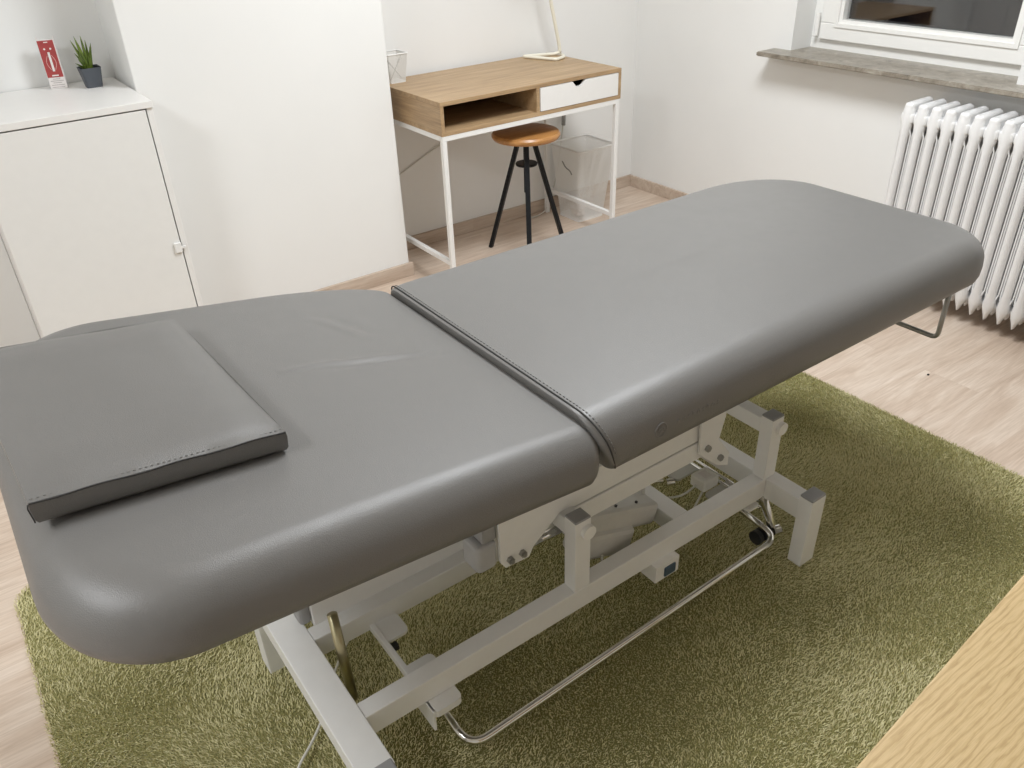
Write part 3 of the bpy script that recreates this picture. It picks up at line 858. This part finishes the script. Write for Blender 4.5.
# left gusset bracket with bolts
bm = bmesh.new(); prism(bm, [(.652, .50), (.652, .335), (.664, .316), (.722, .312), (.735, .335), (.80, .385), (.86, .43), (.86, .50)], 'y', .996, 1.002)
g = part('gusset_plate', bm)
prism_b = bmesh.new(); prism(prism_b, [(.652, .50), (.652, .335), (.664, .316), (.722, .312), (.735, .335), (.80, .385), (.86, .43), (.86, .50)], 'y', 1.062, 1.068)
part('gusset_plate', prism_b)
for bx in (.674, .705):
    bm = bmesh.new(); tube(bm, [(bx, .988, .334), (bx, .997, .334)], .0085, 6); tube(bm, [(bx, .984, .334), (bx, .99, .334)], .005, 10)
    part('bolt', bm, M['steel'], g)
bm = bmesh.new(); box(bm, .600, .650, 1.000, 1.060, .325, .395, .012, 4); part('end_block', bm, M['frame_g'])
bm = bmesh.new(); box(bm, .618, .652, 1.006, 1.056, .395, .43, .004); part('end_bracket', bm, M['frame_d'])
# chrome actuator rod + housing
rod = bmesh.new(); tube(rod, [(.700, 1.045, .292), (.865, 1.050, .280)], .010, 16)
part('piston_rod', rod, M['chrome'], tt, True)
bm = bmesh.new(); beam(bm, (.86, 1.055, .290), (1.120, 1.055, .200), .080, .060, .012)
act = part('actuator', bm, M['plast'])
bm = bmesh.new(); beam(bm, (.88, 1.04, .230), (1.03, 1.04, .175), .075, .07, .012)
part('motor', bm, M['plast'], act)
for t in (.2, .5, .75):
    q = Vector((.86, 1.035, .290)).lerp(Vector((1.12, 1.035, .200)), t)
    part('screw', tube(bmesh.new(), [q+Vector((.008, 0, .024)), q+Vector((.011, 0, .0325))], .0035, 8), M['dark'], act)
# curled cable by the motor
for pts, rr_ in (([(.93, 1.0, .19), (.925, .99, .16), (.94, .985, .135), (.98, .99, .13)], .003), ([(1.08, 1.10, .22), (1.09, 1.11, .27), (1.105, 1.12, .275), (1.11, 1.13, .22), (1.105, 1.14, .15)], .004), ([(1.11, 1.06, .21), (1.125, 1.07, .26), (1.135, 1.08, .25), (1.13, 1.09, .17)], .004)):
    part('motor_cable', tube(bmesh.new(), bez(pts), rr_, 8), M['cable'], tt, True)
# rear arm profile above the back beam
bm = bmesh.new(); box(bm, .318, .80, 1.2035, 1.256, .193, .345, .003)
arm_ = part('rear_arm', bm)
bm = bmesh.new(); box(bm, .292, .319, 1.208, 1.252, .204, .34, .011, 4); part('end_cap', bm, M['frame_d'], arm_)
# upper frame carrying the cushions
bm = bmesh.new()
box(bm, .76, 1.85, .925, .965, .600, .640, .003); box(bm, .76, 1.85, 1.33, 1.37, .600, .640, .003)
box(bm, .76, .80, .965, 1.33, .600, .640, .003); box(bm, 1.81, 1.85, .965, 1.33, .600, .640, .003)
part('upper_frame', bm)
for y0 in (.925, 1.33): part('head_rail', beam(bmesh.new(), (.70, y0+.02, .612), (.06, y0+.02, .612+.64*.15), .04, .035, .003))
bm = bmesh.new()
for xx in (.99, 1.20):
    for yy in (1.02, 1.135):
        box(bm, xx, xx+.04, yy, yy+.03, .445, .603, .003)
    box(bm, xx, xx+.04, .93, 1.365, .572, .602, .003)
part('riser', bm)
bm = bmesh.new(); box(bm, .712, .742, .845, .849, .60, .69, .001)
part('hinge', bm, M['frame'])
# small rod strut at the left
bm = bmesh.new(); tube(bm, [(.329, 1.080, .088), (.337, 1.130, .285)], .0105, 16)
gs = part('gas_strut', bm, M['bronze'], tt, True)
# foot-control linkage: chrome bar, plates, paddles
bm = bmesh.new()
tube(bm, smooth_path([(.466, .985, .080), (.466, .856, .062), (1.412, .872, .062), (1.405, .985, .080)], .045, 8), .0085, 16)
part('foot_bar', bm, M['chrome'], tt, True)
bm = bmesh.new()
prism(bm, rrect(.427, .492, .912, .99, .012), 'z', .122, .139)
prism(bm, rrect(.424, .430, .915, .985, .0025), 'z', .085, .139)
part('mount_plate', bm)
bm = bmesh.new(); prism(bm, rrect(.424, .490, .975, 1.028, .014), 'z', .155, .161); part('mount_plate', bm)
bm = bmesh.new(); beam(bm, (.428, .985, .150), (.428, 1.175, .150), .012, .020, .002); part('pedal_link', bm)
bm = bmesh.new(); prism(bm, rrect(.428, .486, 1.108, 1.172, .014), 'z', .150, .157)
pd_ = part('pedal', bm)
bm = bmesh.new(); tube(bm, [(.440, 1.106, .135), (.452, 1.106, .135)], .010, 14); part('rubber_stop', bm, M['dark'], pd_, 40)
# right end control group
bm = bmesh.new(); prism(bm, rrect(1.365, 1.408, .935, .962, .009), 'z', .126, .133); part('mount_plate', bm)
bm = bmesh.new()
for xx in (1.452, 1.472): tube(bm, [(xx-.02, .95, .098), (xx-.02, 1.30, .098)], .005, 10)
part('pedal_axle', bm, M['chrome'], tt, True)
for yy, x0 in ((1.192, 1.345), (1.046, 1.36)):
    bm = bmesh.new(); prism(bm, rrect(x0, x0+.095, yy-.032, yy+.032, .014), 'z', .092, .098); part('pedal', bm, M['plast'])
bm = bmesh.new(); box(bm, 1.366, 1.424, 1.082, 1.134, .092, .128, .006, 3)
cb = part('switch_box', bm, M['knob'])
bm = bmesh.new(); box(bm, 1.382, 1.408, 1.094, 1.122, .1275, .1292, .001); part('switch_label', bm, M['card'], cb)
bm = bmesh.new()
tube(bm, bez([(1.37, 1.11, .105), (1.32, 1.12, .085), (1.27, 1.15, .085), (1.235, 1.19, .10)]), .003, 8)
tube(bm, bez([(1.375, 1.09, .10), (1.33, 1.08, .06), (1.29, 1.065, .035), (1.26, 1.04, .03)]), .003, 8)
part('switch_cable', bm, M['cable'], tt, True)
bm = bmesh.new(); tube(bm, [(1.285, 1.20, .10), (1.315, 1.185, .10)], .008, 12); tube(bm, [(1.32, 1.175, .095), (1.34, 1.165, .095)], .010, 12)
part('cable_plug', bm, M['chrome'], tt, 40)
# castor
for dx in (0, .022):
    part('castor_wheel', tube(bmesh.new(), [(1.385+dx, .918, .042), (1.399+dx, .918, .042)], .019, 24), M['dark'], tt, 40)
bm = bmesh.new(); beam(bm, (1.432, .905, .065), (1.432, .950, .14), .02, .016, .003); tube(bm, [(1.430, .900, .055), (1.450, .895, .055)], .012, 16)
part('castor_bracket', bm, M['chrome'], tt, 40)
# hand control under front beam
bm = bmesh.new(); prism(bm, [(.928, .1395), (.985, .1395), (.985, .092), (.928, .092)], 'x', 1.035, 1.110)
hc = part('control_box', bm, M['knob'])
bm = bmesh.new(); box(bm, 1.062, 1.098, .924, .931, .098, .126, .003); part('blue_socket', bm, M['blue'], hc)
# steel loop at the foot end
bm = bmesh.new()
tube(bm, smooth_path([(1.925, .850, .665), (1.925, .850, .470), (1.925, 1.40, .470), (1.925, 1.40, .665)], .018, 6), .0062, 12)
part('paper_roll_holder', bm, M['steel'], tt, True)
# mains cable
pc_ = [(.50, 1.30, .03), (.414, 1.28, .028), (.336, 1.208, .028), (.295, 1.16, .028), (.265, 1.117, .028), (.225, 1.08, .028), (.182, 1.045, .028), (.13, .98, .028), (.05, .80, .028)]
part('mains_cable', tube(bmesh.new(), bez(pc_), .0030, 8), M['cable'], tt, True)

# ---------------------------------------------------------------- wooden table in the foreground
wt = thing('wooden_table', 'pale oak table top corner closest to the camera', 'table', (1.0, -.15, 0))
a = math.radians(4.2)
def rot(bm):
    bmesh.ops.transform(bm, matrix=Matrix.Translation((.53, .199, 0)) @ Matrix.Rotation(a, 4, 'Z'), verts=bm.verts); return bm
obj('tabletop', rot(B(-.25, 1.25, -.75, 0, .722, .75, .002)), M['oak'], wt)
for lx_, ly_ in ((-.22, -.72), (-.22, -.08), (1.17, -.72), (1.17, -.08)):
    obj('leg', rot(B(lx_, lx_+.05, ly_, ly_+.05, 0, .722, .003)), M['oak'], wt)
obj('apron', rot(B(-.18, 1.18, -.68, -.07, .65, .722, .002)), M['oak'], wt)

# ---------------------------------------------------------------- light
LX, LY = 1.70, 1.55
cl = thing('ceiling_light', 'round white ceiling light above the room, out of view', 'lamp', (LX, LY, H))
bm = bmesh.new(); lathe(bm, [(.20, 0), (.22, -.02), (.22, -.05), (.19, -.052)], (LX, LY, H), 40); obj('housing', bm, M['white_metal'], cl, 40)
bm = bmesh.new(); lathe(bm, [(.185, -.0525), (.17, -.062), (.001, -.066)], (LX, LY, H), 40); obj('diffuser', bm, M['lamp_on'], cl, True)
def area(name, loc, size, power, color=(1, 1, 1), rot=(0, 0, 0), shape='DISK'):
    l = bpy.data.lights.new(name, 'AREA'); l.shape = shape; l.size = size; l.energy = power; l.color = color
    o = bpy.data.objects.new(name, l); COL.objects.link(o); o.location = loc; o.rotation_euler = rot; return o
area('ceiling_light_glow', (LX, LY, H-.075), .85, 57, (.93, .965, 1))
LX2, LY2 = -1.35, .9
cl = thing('ceiling_light', 'second round white ceiling light, left of the camera', 'lamp', (LX2, LY2, H))
bm = bmesh.new(); lathe(bm, [(.20, 0), (.22, -.02), (.22, -.05), (.19, -.052)], (LX2, LY2, H), 40); obj('housing', bm, M['white_metal'], cl, 40)
bm = bmesh.new(); lathe(bm, [(.185, -.0525), (.17, -.062), (.001, -.066)], (LX2, LY2, H), 40); obj('diffuser', bm, M['lamp_on'], cl, True)
area('ceiling_light_glow', (LX2, LY2, H-.075), .8, 40, (.93, .965, 1))
w = bpy.data.worlds.new('World'); SC.world = w; w.use_nodes = True
w.node_tree.nodes['Background'].inputs['Color'].default_value = (.02, .025, .04, 1)
w.node_tree.nodes['Background'].inputs['Strength'].default_value = .1

# ---------------------------------------------------------------- camera
cam = bpy.data.cameras.new('Camera'); co_ = bpy.data.objects.new('Camera', cam); COL.objects.link(co_)
R3 = Matrix(((0.8078714988735516, 0.3333378561478455, -0.4860344791952105), (-0.5884971663986462, 0.41168546681313706, -0.6958348665851788), (-0.03185477120566545, 0.8481750704150692, 0.5287573389351934)))
MW = R3.to_4x4(); MW.translation = (0, 0, 1.5); co_.matrix_world = MW
cam.sensor_width = 36; cam.lens = 809.32*36/1024; cam.clip_start = .02; cam.clip_end = 50
SC.camera = co_
SC.view_settings.view_transform = 'Standard'; SC.view_settings.look = 'None'
SC.view_settings.exposure = 0.04; SC.view_settings.gamma = 1; SC.view_settings.use_curve_mapping = False
SC.cycles.max_bounces = 10; SC.cycles.diffuse_bounces = 6; SC.cycles.transparent_max_bounces = 16
